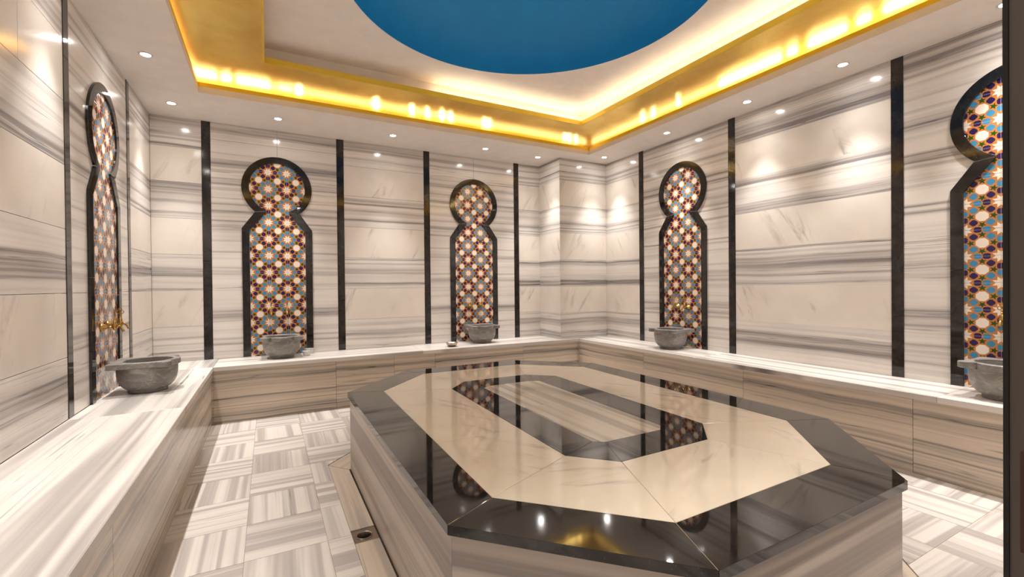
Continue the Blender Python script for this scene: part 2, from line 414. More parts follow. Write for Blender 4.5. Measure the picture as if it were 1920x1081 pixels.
# ------------------------------------------------------------------ walls
ROWS = [.45, .745, 1.05, 1.355, 1.66, 1.965, 2.26, 2.56]
G = .0011
def wallfn(kind):
    # returns fn(lateral, z, depth into room), lateral axis vector, ccw orientation flag
    if kind == 'B': return (lambda x, z, d: (x, YB-d, z)), (1, 0, 0), 1
    if kind == 'R': return (lambda y, z, d: (XR-d, y, z)), (0, 1, 0), -1
    if kind == 'L': return (lambda y, z, d: (XL+d, y, z)), (0, 1, 0), 1
def slab(mb, fn, a, s, l0, l1, z0, z1, mat, seed=None, off=0):
    # thin slab; front face at depth 0 (room face), 18 mm thick
    f2 = lambda x, z, d: fn(x, z, d+off)
    poly = [(l0+G, z0+G), (l1-G, z0+G), (l1-G, z1-G), (l0+G, z1-G)]
    if s < 0: poly = poly[::-1]
    mb.prism(poly, f2, -.018, 0, mat, a, (0, 0, 1), seed, bev=.0008)
def panel(mb, fn, a, s, l0, l1, mat, splits=None, seed0=0, zlo=.45, ztop=2.53, off=0):
    for k in range(7):
        z0, z1 = max(ROWS[k], zlo), min(ROWS[k+1], ztop)
        striped_row = (k % 2 == 0)
        cuts = [l0] + sorted(c for c in (splits or {}).get(k, []) if l0 < c < l1) + [l1]
        for i in range(len(cuts)-1):
            sd = seed0 + (0 if striped_row else k*1.7 + i*3.1)
            slab(mb, fn, a, s, cuts[i], cuts[i+1], z0, z1, mat if striped_row else 'plain', sd, off)
def nichepanel(mb, fn, a, s, l0, l1, mat, cx, seed0):
    zs = [.45, 1.05, 1.66, 2.36, 2.53]
    for k in range(4):
        if k == 3 or k == 2: cuts = [l0, cx, l1]
        else: cuts = [l0, cx, l1]
        for i in range(len(cuts)-1):
            slab(mb, fn, a, s, cuts[i], cuts[i+1], zs[k], zs[k+1], mat, seed0)
NB = [.086, 2.050]; NR = [3.122, .846]; NL = [3.480]
HS, SW = .546, .032          # strip centre offset from niche centre, half strip width
# back wall
fn, a, s = wallfn('B')
mb = MB(); mb.box(XL-.2, XR+.2, YB+.016, YB+.2, -.05, 2.9, 'grout')
e = lambda c, q: c+q*(HS+SW) if abs(q) == 1 else c+(q/2)*(HS-SW)
panel(mb, fn, a, s, XL, NB[0]-HS-SW, 'B1', seed0=1.3)
nichepanel(mb, fn, a, s, NB[0]-HS+SW, NB[0]+HS-SW, 'NB1', NB[0], 2.2)
panel(mb, fn, a, s, NB[0]+HS+SW, NB[1]-HS-SW, 'B2', seed0=3.7)
nichepanel(mb, fn, a, s, NB[1]-HS+SW, NB[1]+HS-SW, 'NB2', NB[1], 4.9)
panel(mb, fn, a, s, NB[1]+HS+SW, COLX+.01, 'B3', seed0=5.2)
tag(mb.build('wall_back'), 'back wall clad in alternating plain and grey-streaked marble slabs', 'wall', kind='structure')
# right wall
fn, a, s = wallfn('R')
mb = MB(); mb.box(XR+.016, XR+.2, YF-.3, YB, -.05, 2.9, 'grout')
panel(mb, fn, a, s, NR[0]+HS+SW, COLY+.02, 'B3', seed0=5.2)
nichepanel(mb, fn, a, s, NR[0]-HS+SW, NR[0]+HS-SW, 'NR', NR[0], 6.1)
panel(mb, fn, a, s, NR[1]+HS+SW, NR[0]-HS-SW, 'R', seed0=7.4)
nichepanel(mb, fn, a, s, NR[1]-HS+SW, NR[1]+HS-SW, 'NR2', NR[1], 8.3)
panel(mb, fn, a, s, YF-.02, NR[1]-HS-SW, 'R', seed0=9.1)
tag(mb.build('wall_right'), 'right wall clad in alternating plain and grey-streaked marble slabs', 'wall', kind='structure')
# left wall
fn, a, s = wallfn('L')
mb = MB(); mb.box(XL-.2, XL-.016, YF-.3, YB, -.05, 2.9, 'grout')
panel(mb, fn, a, s, NL[0]+HS+SW, YB, 'B1', seed0=11.3)
nichepanel(mb, fn, a, s, NL[0]-HS+SW, NL[0]+HS-SW, 'NB2', NL[0], 12.6)
panel(mb, fn, a, s, YF-.02, NL[0]-HS-SW, 'L', {1: [2.765, 1.55], 5: [2.46, 1.4], 3: [1.9]}, seed0=13.1)
tag(mb.build('wall_left'), 'left wall clad in alternating plain and grey-streaked marble slabs', 'wall', kind='structure')
# corner pier
mb = MB()
mb.box(COLX+.017, XR+.1, COLY+.017, YB+.05, .40, 2.7, 'grout')
fc = lambda x, z, d: (x, COLY-d, z)
panel(mb, fc, (1, 0, 0), 1, COLX, XR, 'B3', seed0=5.2)
fs = lambda y, z, d: (COLX-d, y, z)
panel(mb, fs, (0, 1, 0), -1, COLY, YB, 'B3', seed0=5.9)
tag(mb.build('wall_corner'), 'marble clad pier filling the corner between back and right walls', 'wall', kind='structure')
# front wall (behind the lens), with the doorway the photo is taken through
DX0, DX1, DZ = -.62, .50, 2.15
mb = MB()
mb.box(XL-.1, DX0, YF-.18, YF, -.05, 2.9, 'NR'); mb.box(DX1+.012, XR+.1, YF-.18, YF, -.05, 2.9, 'NR', seed=3)
mb.box(DX0, DX1+.012, YF-.18, YF, DZ, 2.9, 'NR', seed=3)
tag(mb.build('wall_front'), 'front wall of streaked marble around the doorway', 'wall', kind='structure')
# door jamb
mb = MB(); mb.box(DX1, DX1+.05, YF-.19, YF-.0027, 0, DZ+.03, 'doorm')
door = mb.build('door_1'); tag(door, 'dark door jamb standing at the right edge of the view', 'door', kind='structure')
mb = MB(); mb.box(DX1-.0012, DX1+.05, YF-.0026, YF+.0005, 0, DZ+.03, 'doorg'); mb.build('door_seal', door)
mb = MB(); mb.box(DX1-.0012, DX1+.002, .075, .1185, .862, .938, 'plate'); mb.box(DX1-.0018, DX1+.002, .085, .105, .875, .925, 'doorg'); mb.build('strike_plate', door)
mb = MB(); mb.box(DX0-.05, DX0, YF-.19, YF, 0, DZ+.03, 'doorm'); mb.build('door_post', door)

# black granite strips up the walls
def strip(n, kind, c, label):
    fn, a, s = wallfn(kind); mb = MB()
    zs = [.45, 1.30, 2.18, 2.507] if n % 2 else [.45, .98, 1.72, 2.507]
    for i in range(3):
        p = [(c-SW, zs[i]+.0006), (c+SW, zs[i]+.0006), (c+SW, zs[i+1]-.0006), (c-SW, zs[i+1]-.0006)]
        if s < 0: p = p[::-1]
        mb.prism(p, fn, -.02, .003, 'strip', a, bev=.001)
    tag(mb.build('trim_%d' % n), label, 'wall strip', 'vertical black granite strips on the walls', 'structure')
strip(1, 'B', NB[0]-HS, 'black granite strip left of the left niche on the back wall')
strip(2, 'B', NB[0]+HS, 'black granite strip right of the left niche on the back wall')
strip(3, 'B', NB[1]-HS, 'black granite strip left of the right niche on the back wall')
strip(4, 'B', NB[1]+HS, 'black granite strip on the back wall nearest the corner pier')
strip(5, 'R', NR[0]+HS, 'black granite strip on the right wall nearest the corner pier')
strip(6, 'R', NR[0]-HS, 'black granite strip right of the farther niche on the right wall')
strip(7, 'R', NR[1]+HS, 'black granite strip left of the nearer niche on the right wall')
strip(8, 'R', NR[1]-HS, 'black granite strip on the right wall beside the doorway')
strip(9, 'L', NL[0]-HS, 'wide-looking black granite strip nearest the viewer on the left wall')
strip(10, 'L', NL[0]+HS, 'slim-looking black granite strip beyond the niche on the left wall')

# keyhole niches
def niche(kind, c, label, par=0):
    fn0, a, s = wallfn(kind); dirn = -1 if kind == 'R' else 1     # lateral runs to the viewer's right
    # for the left wall the viewer's right is +y
    fn = lambda x, z, d: fn0(c+dirn*x, z, d)
    av = tuple(dirn*q for q in a)
    root = empty('tile_niche', fn(0, ZB, 0)); inv = Vector(root.location)
    fnl = lambda x, z, d: tuple(Vector(fn(x, z, d))-inv)
    RO, RI, ZO = .287, .2285, 1.975
    ao = math.atan2(1.752-ZO, .184); ai = math.atan2(1.764-ZO, .091)
    N = 56
    outer = [(RO*math.cos(ao+(PI-2*ao)*i/N), ZO+RO*math.sin(ao+(PI-2*ao)*i/N)) for i in range(N+1)]
    inner = [(RI*math.cos(ai+(PI-2*ai)*i/N), ZO+RI*math.sin(ai+(PI-2*ai)*i/N)) for i in range(N+1)]
    g = .0008; H = .013; B = .002
    mb = MB()
    # ring built as wedges of one mesh
    def ringcell(o0, o1, i1, i0, e0, e1):
        c0, c1 = Vector(((o0[0]), (o0[1]-ZO))), Vector((o1[0], o1[1]-ZO))
        def sh(p, k):
            q = Vector((p[0], p[1]-ZO)); r = q.length; q = q*((r+k)/r); return (q.x, q.y+ZO)
        F = lambda pts: mb.face(pts, [(p[0]+p[1], p[2]) for p in pts], 1, 'granite')
        b0, b1 = fnl(*o0, .0004), fnl(*o1, .0004)
        m0, m1 = fnl(*o0, H-B), fnl(*o1, H-B)
        t0, t1 = fnl(*sh(o0, -B), H), fnl(*sh(o1, -B), H)
        s1, s0 = fnl(*sh(i1, B), H), fnl(*sh(i0, B), H)
        n1, n0 = fnl(*i1, H-B), fnl(*i0, H-B)
        d1, d0 = fnl(*i1, .0004), fnl(*i0, .0004)
        F([b0, b1, m1, m0]); F([m0, m1, t1, t0]); F([t0, t1, s1, s0]); F([s0, s1, n1, n0]); F([n0, n1, d1, d0])
        if e0: F([b0, m0, t0, s0, n0, d0])
        if e1: F([b1, d1, n1, s1, t1, m1])
    for i in range(N): ringcell(outer[i], outer[i+1], inner[i+1], inner[i], i == 0, i == N-1)
    mb.build('ring_border', root)
    for sg in (-1, 1):
        P = [(.0925*sg, 1.7565), (.1855*sg, 1.7475), (.287*sg, 1.600+g), (.2285*sg, 1.580+g)]
        area2 = sum(P[i-1][0]*P[i][1]-P[i][0]*P[i-1][1] for i in range(4))
        if area2 < 0: P = P[::-1]
        mb = MB(); mb.prism(P, fnl, .0004, H, 'granite', bev=B); mb.build('shoulder_border', root)
        mb = MB()
        for zz0, zz1 in ((.4505-0, 1.13 if sg < 0 else 1.03), (1.1315 if sg < 0 else 1.0315, None)):
            t_o, t_i = (1.600-g, 1.580-g) if zz1 is None else (zz1, zz1)
            P = [(.2285*sg, zz0), (.287*sg, zz0), (.287*sg, t_o), (.2285*sg, t_i)]
            area2 = sum(P[i-1][0]*P[i][1]-P[i][0]*P[i-1][1] for i in range(4))
            if area2 < 0: P = P[::-1]
            mb.prism(P, fnl, .0004, H, 'granite', bev=B)
        mb.build('side_border', root)
    # tiled panel
    k = .006
    poly = [(.2285+k, .4502), (.2285+k, 1.583), (.092+k, 1.759)] + [(x*(RI+k)/RI, ZO+(z-ZO)*(RI+k)/RI) for x, z in inner] + [(-.092-k, 1.759), (-.2285-k, 1.583), (-.2285-k, .4502)]
    mb = MB()
    uvf = lambda p, q: (q[0]/.152+.5+par, (q[1]-1.511)/.152)
    mb.prism(poly, fnl, .0003, .0030, 'tile', uvf=uvf)
    mb.build('tile_panel', root)
    # thin pale grout line around the border
    tag(root, label, 'wall niche', 'keyhole tile niches on the walls')
    return root
niche('B', NB[0], 'keyhole niche of star tiles with black border, left one on back wall', 0)
niche('B', NB[1], 'keyhole niche of star tiles with black border, on back wall nearest corner pier', 1)
niche('R', NR[0], 'keyhole niche of star tiles with black border, farther one on right wall', 1)
niche('R', NR[1], 'big keyhole niche of star tiles cut off by the dark door jamb', 0)
niche('L', NL[0], 'keyhole niche of star tiles seen edge-on on the left wall', 0)

# ------------------------------------------------------------------ floor, gutter and drain
OCT = [(.400, 1.107), (.400, 2.787), (.877, 3.283), (1.777, 3.284), (2.245, 2.837), (2.228, 1.120), (1.738, .650), (.846, .643)]
OCT = OCT[::-1]     # ccw
def pin(poly, d): return inset(poly, d)
base = pin(OCT, .012)
gut = [(.303, 1.10), (.303, 2.918), (.452, 3.083), (.80, 3.40), (1.84, 3.40), (2.36, 2.90), (2.36, 1.09), (1.80, .512), (.79, .512)][::-1]
# simple convex outer ring: left straight 0.10 wide, the rest a little wider
def outring(dL, d):
    n = len(OCT); out = []
    base_ = OCT
    dist = []
    for i in range(n):
        p, q = base_[i], base_[(i+1) % n]
        dist.append(dL if abs(p[0]-q[0]) < .02 and p[0] < 1 else d)
    for i in range(n):
        # intersect offset edges i-1 and i
        def line(k):
            p, q = Vector(base_[k]), Vector(base_[(k+1) % n]); e_ = (q-p).normalized(); nn = Vector((e_.y, -e_.x))
            return p+nn*dist[k], e_
        p1, e1 = line((i-1) % n); p2, e2 = line(i)
        den = e1.x*e2.y-e1.y*e2.x; t_ = ((p2.x-p1.x)*e2.y-(p2.y-p1.y)*e2.x)/den
        out.append(tuple(p1+e1*t_))
    return out
GO = outring(.097, .158)
mb = MB()
cw, rh = .305, .313
mb.box(XL, XR, -.3, YB, -.09, -.055, 'dgrout')
fx0 = -.4015
for i in range(-1, 13):
    for j in range(-1, 14):
        x0 = fx0+cw*i; x1 = x0+cw; y1 = 4.2335-rh*j; y0 = y1-rh
        x0c, x1c, y0c, y1c = max(x0, fx0-.02), min(x1, 3.17), max(y0, -.25), min(y1, 4.25)
        if x1c-x0c < .003 or y1c-y0c < .003: continue
        P = [(x0c+G, y0c+G), (x1c-G, y0c+G), (x1c-G, y1c-G), (x0c+G, y1c-G)]
        along_y = (i+j) % 2 == 0
        seed = random.random()*20
        jit = random.uniform(-.03, .03)
        av, bv = ((jit, 1, 0), (1, -jit, 0)) if along_y else ((1, jit, 0), (-jit, 1, 0))
        for piece in outside_of(P, GO):
            mb.prism(piece, XY, -.06, 0, 'floor', av, bv, seed)
mb.box(fx0-.02, 3.17, -.25, 4.25, -.012, -.0045, 'dgrout') if False else None
fl = mb.build('floor'); tag(fl, 'floor of striped marble tiles laid in basket weave', 'floor', kind='structure')
mb = MB()
for i in range(14):
    x = fx0+cw*i
    for (y0, y1) in ((-.25, 4.25),):
        for piece in outside_of([(x-.0015, y0), (x+.0015, y0), (x+.0015, y1), (x-.0015, y1)], GO): mb.prism(piece, XY, -.05, -.0012, 'grout')
for j in range(15):
    y = 4.2335-rh*j
    for piece in outside_of([(fx0, y-.0015), (3.17, y-.0015), (3.17, y+.0015), (fx0, y+.0015)], GO): mb.prism(piece, XY, -.05, -.0013, 'grout')
mb.build('floor_grout', fl)

# gutter ring stones (floor channel around the platform)
gr = empty('floor_gutter', (.35, 2.9, 0)); gi = Vector(gr.location)
n = len(OCT); DY0, DY1 = 1.968, 2.080
bs = pin(OCT, .012)
gin = pin(OCT, .008)
def gstone(P, a, b):
    P2 = inset(P, .0022)
    m_ = MB(); m_.prism(P2, lambda x, y, d: (x-gi.x, y-gi.y, d), -.05, -.003, 'gutter', a, b, bev=.001); m_.build('gutter_stone', gr)
for i in range(n):
    p, q = gin[i], gin[(i+1) % n]; po, qo = GO[i], GO[(i+1) % n]
    d = (Vector(q)-Vector(p)); d.normalize(); a3 = (d.x, d.y, 0); b3 = (-d.y, d.x, 0)
    P = [po, qo, q, p]
    if abs(p[0]-q[0]) < .02 and p[0] < 1:
        lo, hi = (q, qo), (p, po)     # edge runs from high y to low y
        xa, xo = p[0], po[0]
        gstone([(po[0], po[1]), (xo, DY1), (xa, DY1), (p[0], p[1])], a3, b3)
        ym = 1.35
        gstone([(xo, DY0), (xo, ym), (xa, ym), (xa, DY0)], a3, b3)
        gstone([(xo, ym), (qo[0], qo[1]), (q[0], q[1]), (xa, ym)], a3, b3)
    else:
        L = (Vector(q)-Vector(p)).length
        if L > 1.0:
            mo, mi_ = ((po[0]+qo[0])/2, (po[1]+qo[1])/2), ((p[0]+q[0])/2, (p[1]+q[1])/2)
            gstone([po, mo, mi_, p], a3, b3); gstone([mo, qo, q, mi_], a3, b3)
        else: gstone(P, a3, b3)
tag(gr, 'marble gutter stones set in the floor around the raised platform', 'floor gutter')
# drain
dr = empty('floor_drain', (.355, 2.024, 0)); N = 40
mb = MB(); hw = .0515; hh = .0545; rr = .034
sq = []
for i in range(N):
    t_ = 2*PI*i/N; c_, s_ = math.cos(t_), math.sin(t_); k = min(hw/max(abs(c_), 1e-6), hh/max(abs(s_), 1e-6)); sq.append((c_*k, s_*k))
cir = [(rr*math.cos(2*PI*i/N)-.002, rr*math.sin(2*PI*i/N)) for i in range(N)]
mb.grid([[(x, y, -.03) for x, y in sq], [(x, y, -.007) for x, y in sq], [(x, y, -.007) for x, y in cir], [(x, y, -.05) for x, y in cir]], 'steel', smooth=False)
mb.build('drain_plate', dr)
mb = MB(); mb.lathe([(.034, -.0068), (.0345, -.0045), (.031, -.004), (.029, -.008), (.028, -.03)], 'steel', (-.002, 0)); mb.build('drain_ring', dr)
mb = MB(); mb.lathe([(.0285, -.02), (.028, -.045), (.022, -.048)], 'hole', (-.002, 0), cap1=True); mb.build('drain_cup', dr)
tag(dr, 'square steel floor drain with round open hole in the gutter', 'drain')

# ------------------------------------------------------------------ benches (built-in, U-shaped)
ST = .034
def bench(name, cx, cy, label):
    o = empty(name, (cx, cy, 0)); tag(o, label, 'bench'); return o
def rel(o): return (lambda x, y, d: (x-o.location.x, y-o.location.y, d))
# left
bL = bench('marble_bench', XL+.22, 2.4, 'long striped marble bench along the left wall')
bB = bench('marble_bench', 1.4, YB-.22, 'striped marble bench along the back wall holding two basins')
bR = bench('marble_bench', XR-.22, 2.4, 'striped marble bench along the right wall reaching the door jamb')
def topslab(o, P, a, b, sd):
    m_ = MB(); m_.prism(P, rel(o), ZB-ST, ZB, 'top', a, b, sd, bev=.003)
    return m_
ys = [YF+.001, 1.15, 2.88, 4.22]
for i in range(3):
    P = [(XL, ys[i]+G), (BLX, ys[i]+G), (BLX, ys[i+1]-G), (XL, ys[i+1]-G)]
    topslab(bL, P, (0, 1, 0), (1, 0, 0), 2.0+i*.21).build('bench_top', bL)
topslab(bL, [(XL, BBY+G), (BLX-G, BBY+G), (BLX-G, YB), (XL, YB)], (0, 1, 0), (1, 0, 0), 2.6).build('bench_top', bL)
xs = [BLX, 1.30, 2.55]
P = [(BLX+G, BBY), (1.3-G, BBY), (1.3-G, YB), (BLX+G, YB)]
topslab(bB, P, (1, 0, 0), (0, 1, 0), 4.4).build('bench_top', bB)
P = [(1.3+G, BBY), (BRX-G, BBY), (BRX-G, COLY), (COLX, COLY), (COLX, YB), (1.3+G, YB)]
topslab(bB, P, (1, 0, 0), (0, 1, 0), 4.9).build('bench_top', bB)
ys = [YF+.001, 1.05, 2.62, COLY]
for i in range(3):
    P = [(BRX, ys[i]+G), (XR, ys[i]+G), (XR, ys[i+1]-G), (BRX, ys[i+1]-G)]
    topslab(bR, P, (0, 1, 0), (1, 0, 0), 6.3+i*.4).build('bench_top', bR)
# fronts: slab rows
def frontslab(o, kind, l0, l1, sd):
    m_ = MB(); ox, oy = o.location.x, o.location.y
    f = {'L': lambda y, z, d: (BLX-.012+d-ox, y-oy, z), 'B': lambda x, z, d: (x-ox, BBY+.012-d-oy, z), 'R': lambda y, z, d: (BRX+.012-d-ox, y-oy, z)}[kind]
    P = [(l0+G, .0), (l1-G, .0), (l1-G, ZB-ST), (l0+G, ZB-ST)]
    if kind == 'R': P = P[::-1]
    a_ = (1, 0, 0) if kind == 'B' else (0, 1, 0)
    m_.prism(P, f, -.02, 0, 'front', a_, (0, 0, 1), sd)
    m_.build('bench_front', o)
for l0, l1, sd in ((YF+.001, .66, 1.1), (.66, 1.68, 1.5), (1.68, 2.70, 1.9), (2.70, 3.72, 2.3), (3.72, BBY+.012, 2.5)): frontslab(bL, 'L', l0, l1, sd)
for l0, l1, sd in ((BLX, .517, 3.31), (.517, 1.027, 3.42), (1.027, 1.424, 3.5), (1.424, 2.411, 3.77), (2.411, BRX, 3.9)): frontslab(bB, 'B', l0, l1, sd)
frontslab(bL, 'B', BLX-.0135, BLX+.001, 3.31); frontslab(bR, 'B', BRX-.001, BRX+.0135, 3.9)
for l0, l1, sd in ((YF+.001, 1.157, 5.3), (1.157, 2.18, 5.72), (2.18, 3.213, 5.9), (3.213, BBY+.012, 6.3)): frontslab(bR, 'R', l0, l1, sd)
for o, bx in ((bL, (XL, BLX-.034, YF+.002, YB)), (bB, (BLX+.0005, BRX-.0005, BBY+.034, COLY)), (bR, (BRX+.034, XR, YF+.002, COLY))):
    m_ = MB(); x, y = o.location.x, o.location.y
    m_.box(bx[0]-x, bx[1]-x, bx[2]-y, bx[3]-y, -.02, ZB-ST-.001, 'grout'); m_.build('bench_core', o)

# ------------------------------------------------------------------ octagonal platform
pl = empty('bathing_platform', (1.32, 1.965, 0)); pr = rel(pl)
tag(pl, 'raised octagonal marble bathing platform with black granite rings in mid room', 'platform')
bp = pin(OCT, .013)
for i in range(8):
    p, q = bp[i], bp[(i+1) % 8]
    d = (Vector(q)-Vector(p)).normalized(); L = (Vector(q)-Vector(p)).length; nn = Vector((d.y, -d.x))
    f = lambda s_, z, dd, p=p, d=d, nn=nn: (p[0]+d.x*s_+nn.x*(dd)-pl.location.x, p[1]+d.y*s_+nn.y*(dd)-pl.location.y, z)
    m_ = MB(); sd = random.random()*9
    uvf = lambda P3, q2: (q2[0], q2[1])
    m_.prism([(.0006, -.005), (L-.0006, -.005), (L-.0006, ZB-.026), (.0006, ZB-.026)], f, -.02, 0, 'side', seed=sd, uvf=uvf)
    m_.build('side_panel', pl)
m_ = MB(); m_.prism(pin(OCT, .036), pr, -.01, ZB-.026, 'grout'); m_.build('platform_core', pl)
IN1 = [(.594, 2.712), (.955, 3.101), (1.706, 3.090), (2.082, 2.734), (2.038, 1.199), (1.672, .837), (.921, .828), (.568, 1.187)]
IN1 = [IN1[k] for k in (7, 0, 1, 2, 3, 4, 5, 6)][::-1]
RO_ = [(.939, 1.347), (.963, 2.563), (1.104, 2.715), (1.553, 2.711), (1.714, 2.565), (1.682, 1.359), (1.527, 1.210), (1.076, 1.205)][::-1]
RC = [(1.118, 1.417), (1.140, 2.479), (1.184, 2.515), (1.480, 2.515), (1.534, 2.482), (1.501, 1.432), (1.456, 1.389), (1.154, 1.388)][::-1]
def ringparts(A, B, mat, name, gap, thick, cut=False, cut_ix=()):
    for i in range(8):
        j = (i+1) % 8
        P = [A[i], A[j], B[j], B[i]]
        d = (Vector(A[j])-Vector(A[i])).normalized()
        a_, b_ = (d.x, d.y, 0), (-d.y, d.x, 0)
        Ps = [P]
        if cut and (Vector(A[j])-Vector(A[i])).length > 1.2:
            # cross joint in the long pieces
            yj = 1.70
            k1 = (yj-A[i][1])/(A[j][1]-A[i][1]); k2 = (yj-B[i][1])/(B[j][1]-B[i][1])
            ma = (A[i][0]+(A[j][0]-A[i][0])*k1, yj); mb_ = (B[i][0]+(B[j][0]-B[i][0])*k2, yj)
            Ps = [[A[i], ma, mb_, B[i]], [ma, A[j], B[j], mb_]]
        for P in Ps:
            m_ = MB(); m_.prism(inset(P, gap), pr, ZB-thick, ZB, mat, a_, b_, bev=.0006)
            m_.build(name, pl)
ringparts(OCT, IN1, 'granite', 'granite_border', .0009, .027)
ringparts(IN1, RO_, 'cream', 'cream_slab', .0010, .02, cut=True)
ringparts(RO_, RC, 'granite', 'granite_ring', .0006, .02)
m_ = MB()
cuts = [1.38, 1.98, 2.52]
for i in range(2):
    c1, _ = clip(RC, (0, cuts[i+1]), (0, 1)); _, c2 = clip(c1, (0, cuts[i]), (0, 1))
    m_.prism(inset(c2 if c2 else c1, .0005), pr, ZB-.02, ZB, 'inlay', (0, 1, 0), (1, 0, 0), 3.3+i*0.05)
m_.build('striped_inlay', pl)
m_ = MB(); m_.prism(pin(OCT, .004), pr, ZB-.0265, ZB-.0012, 'jointbed'); m_.build('joint_bed', pl)

# ------------------------------------------------------------------ ceiling
TX0, TX1, TY0, TY1 = -.436, 3.156, .45, 4.024          # lower opening
UX0, UX1, UY0, UY1 = -.004, 2.731, .865, 3.592         # upper opening
CV = .25
def ringrect(mb, o, i_, z0, z1, mat):
    (a0, a1, b0, b1), (c0, c1, d0, d1) = o, i_
    mb.box(a0, a1, d1, b1, z0, z1, mat); mb.box(a0, a1, b0, d0, z0, z1, mat)
    mb.box(a0, c0, d0, d1, z0, z1, mat); mb.box(c1, a1, d0, d1, z0, z1, mat)
low = (TX0, TX1, TY0, TY1); upo = (UX0, UX1, UY0, UY1)
grow = lambda r, k: (r[0]-k, r[1]+k, r[2]-k, r[3]+k)
mb = MB(); ringrect(mb, (XL-.05, XR+.05, YF-.05, YB+.05), grow(low, .014), ZC, ZC+.022, 'paint')
ceil = mb.build('ceiling'); tag(ceil, 'white stepped ceiling with gold tray and blue dome', 'ceiling', kind='structure')
mb = MB(); ringrect(mb, grow(low, .014), low, ZC, 2.5535, 'paint'); mb.build('fascia', ceil)
mb = MB(); ringrect(mb, grow(low, .016), grow(low, .0), 2.5536, 2.578, 'goldlip'); ringrect(mb, grow(low, .016), grow(low, .004), 2.578, 2.587, 'goldlip'); mb.build('gold_lip', ceil)
mb = MB(); ringrect(mb, grow(low, CV+.03), grow(low, CV), ZC+.02, 2.70, 'goldlip'); mb.build('cove_wall', ceil)
mb = MB(); ringrect(mb, grow(low, CV+.02), grow(upo, .012), 2.632, 2.648, 'gold'); mb.build('gold_soffit', ceil)
mb = MB(); ringrect(mb, grow(upo, .012), upo, 2.632, 2.674, 'goldlip'); mb.build('gold_rim', ceil)
UB = grow(upo, .095)
mb = MB(); ringrect(mb, grow(UB, .03), UB, 2.64, 2.80, 'paint'); mb.build('upper_cove_wall', ceil)
DC, DR, Z2 = (1.363, 2.237), 1.073, 2.78
mb = MB(); N = 128; cr = []; sqr = []
ox0, ox1, oy0, oy1 = grow(UB, .02)
angs = sorted([2*PI*i/N for i in range(N)] + [math.atan2(y-DC[1], x-DC[0]) % (2*PI) for x in (ox0, ox1) for y in (oy0, oy1)])
for t_ in angs:
    c_, s_ = math.cos(t_), math.sin(t_)
    cr.append((DC[0]+DR*c_, DC[1]+DR*s_, Z2))
    kx = ((ox1 if c_ > 0 else ox0)-DC[0])/c_ if abs(c_) > 1e-9 else 1e9
    ky = ((oy1 if s_ > 0 else oy0)-DC[1])/s_ if abs(s_) > 1e-9 else 1e9
    k = min(kx, ky); sqr.append((DC[0]+k*c_, DC[1]+k*s_, Z2))
mb.grid([cr, sqr, [(x, y, z+.02) for x, y, z in sqr], [(x, y, z+.02) for x, y, z in cr], cr], 'paint', smooth=False)
mb.build('upper_ceiling', ceil)
mb = MB(); H_ = .62
prof = [(DR-.001, Z2-.0005), (DR-.001, Z2+.05)]
for i in range(1, 25):
    t_ = PI/2*i/24; prof.append((max((DR-.001)*math.cos(t_), .002), Z2+.05+H_*math.sin(t_)))
prof += [(r+.03, z+.03) for r, z in prof[::-1]]
mb.grid([[(DC[0]+r*math.cos(q), DC[1]+r*math.sin(q), z) for q in angs] for r, z in prof], 'blue'); mb.build('dome', ceil)

# LED strips in the two coves
zl = 2.562
mb = MB(); ringrect(mb, grow(low, .122), grow(low, .102), ZC+.022, zl-.0005, 'paint'); mb.build('strip_batten', ceil)
mb = MB(); mbd = MB(); mbp = MB()
yl = TY1+.112; xr_ = TX1+.112; xl_ = TX0-.112
def segB(x0, x1, m_='led'): {'led': mb, 'led_dim': mbd, 'led_point': mbp}[m_].box(x0, x1, yl-.005, yl+.005, zl, zl+.010, m_)
def segR(y0, y1, m_='led'): {'led': mb, 'led_dim': mbd, 'led_point': mbp}[m_].box(xr_-.005, xr_+.005, y0, y1, zl, zl+.010, m_)
for x0, x1 in ((-.50, -.33), (-.30, -.235), (-.20, .03), (.10, .19)): segB(x0, x1)
for x0, x1 in ((.22, .265), (.85, .885), (1.18, 1.205), (1.33, 1.35), (1.47, 1.50), (1.56, 1.585), (1.92, 1.94), (1.97, 1.99), (2.90, 2.92), (2.96, 2.98), (3.05, 3.07)): segB(x0, x1, 'led_point')
segB(.03, 3.2, 'led_dim')
for y0, y1 in ((.2, 1.10), (1.13, 1.33), (1.40, 1.47), (1.53, 1.76), (1.84, 1.90), (1.95, 2.45)): segR(y0, y1)
for y0, y1 in ((2.86, 2.88), (3.16, 3.18), (3.30, 3.32)): segR(y0, y1, 'led_point')
segR(2.45, 4.1, 'led_dim')
mbd.box(xl_-.005, xl_+.005, TY0-.1, TY1+.1, zl, zl+.010, 'led_dim')
mbd.box(TX0-.1, TX1+.1, TY0-.17, TY0-.16, zl, zl+.010, 'led_dim')
# upper cove: lit along the right side and the right part of the back side
ux = UX1+.05; uy = UY1+.05; zu = 2.655
mb.box(ux-.004, ux+.004, UY0, UY1, zu, zu+.005, 'led_upper'); mb.box(1.25, UX1, uy-.004, uy+.004, zu, zu+.005, 'led_upper')
for m_, nm in ((mb, 'light_strip'), (mbd, 'light_strip'), (mbp, 'light_strip')): m_.build(nm, ceil)

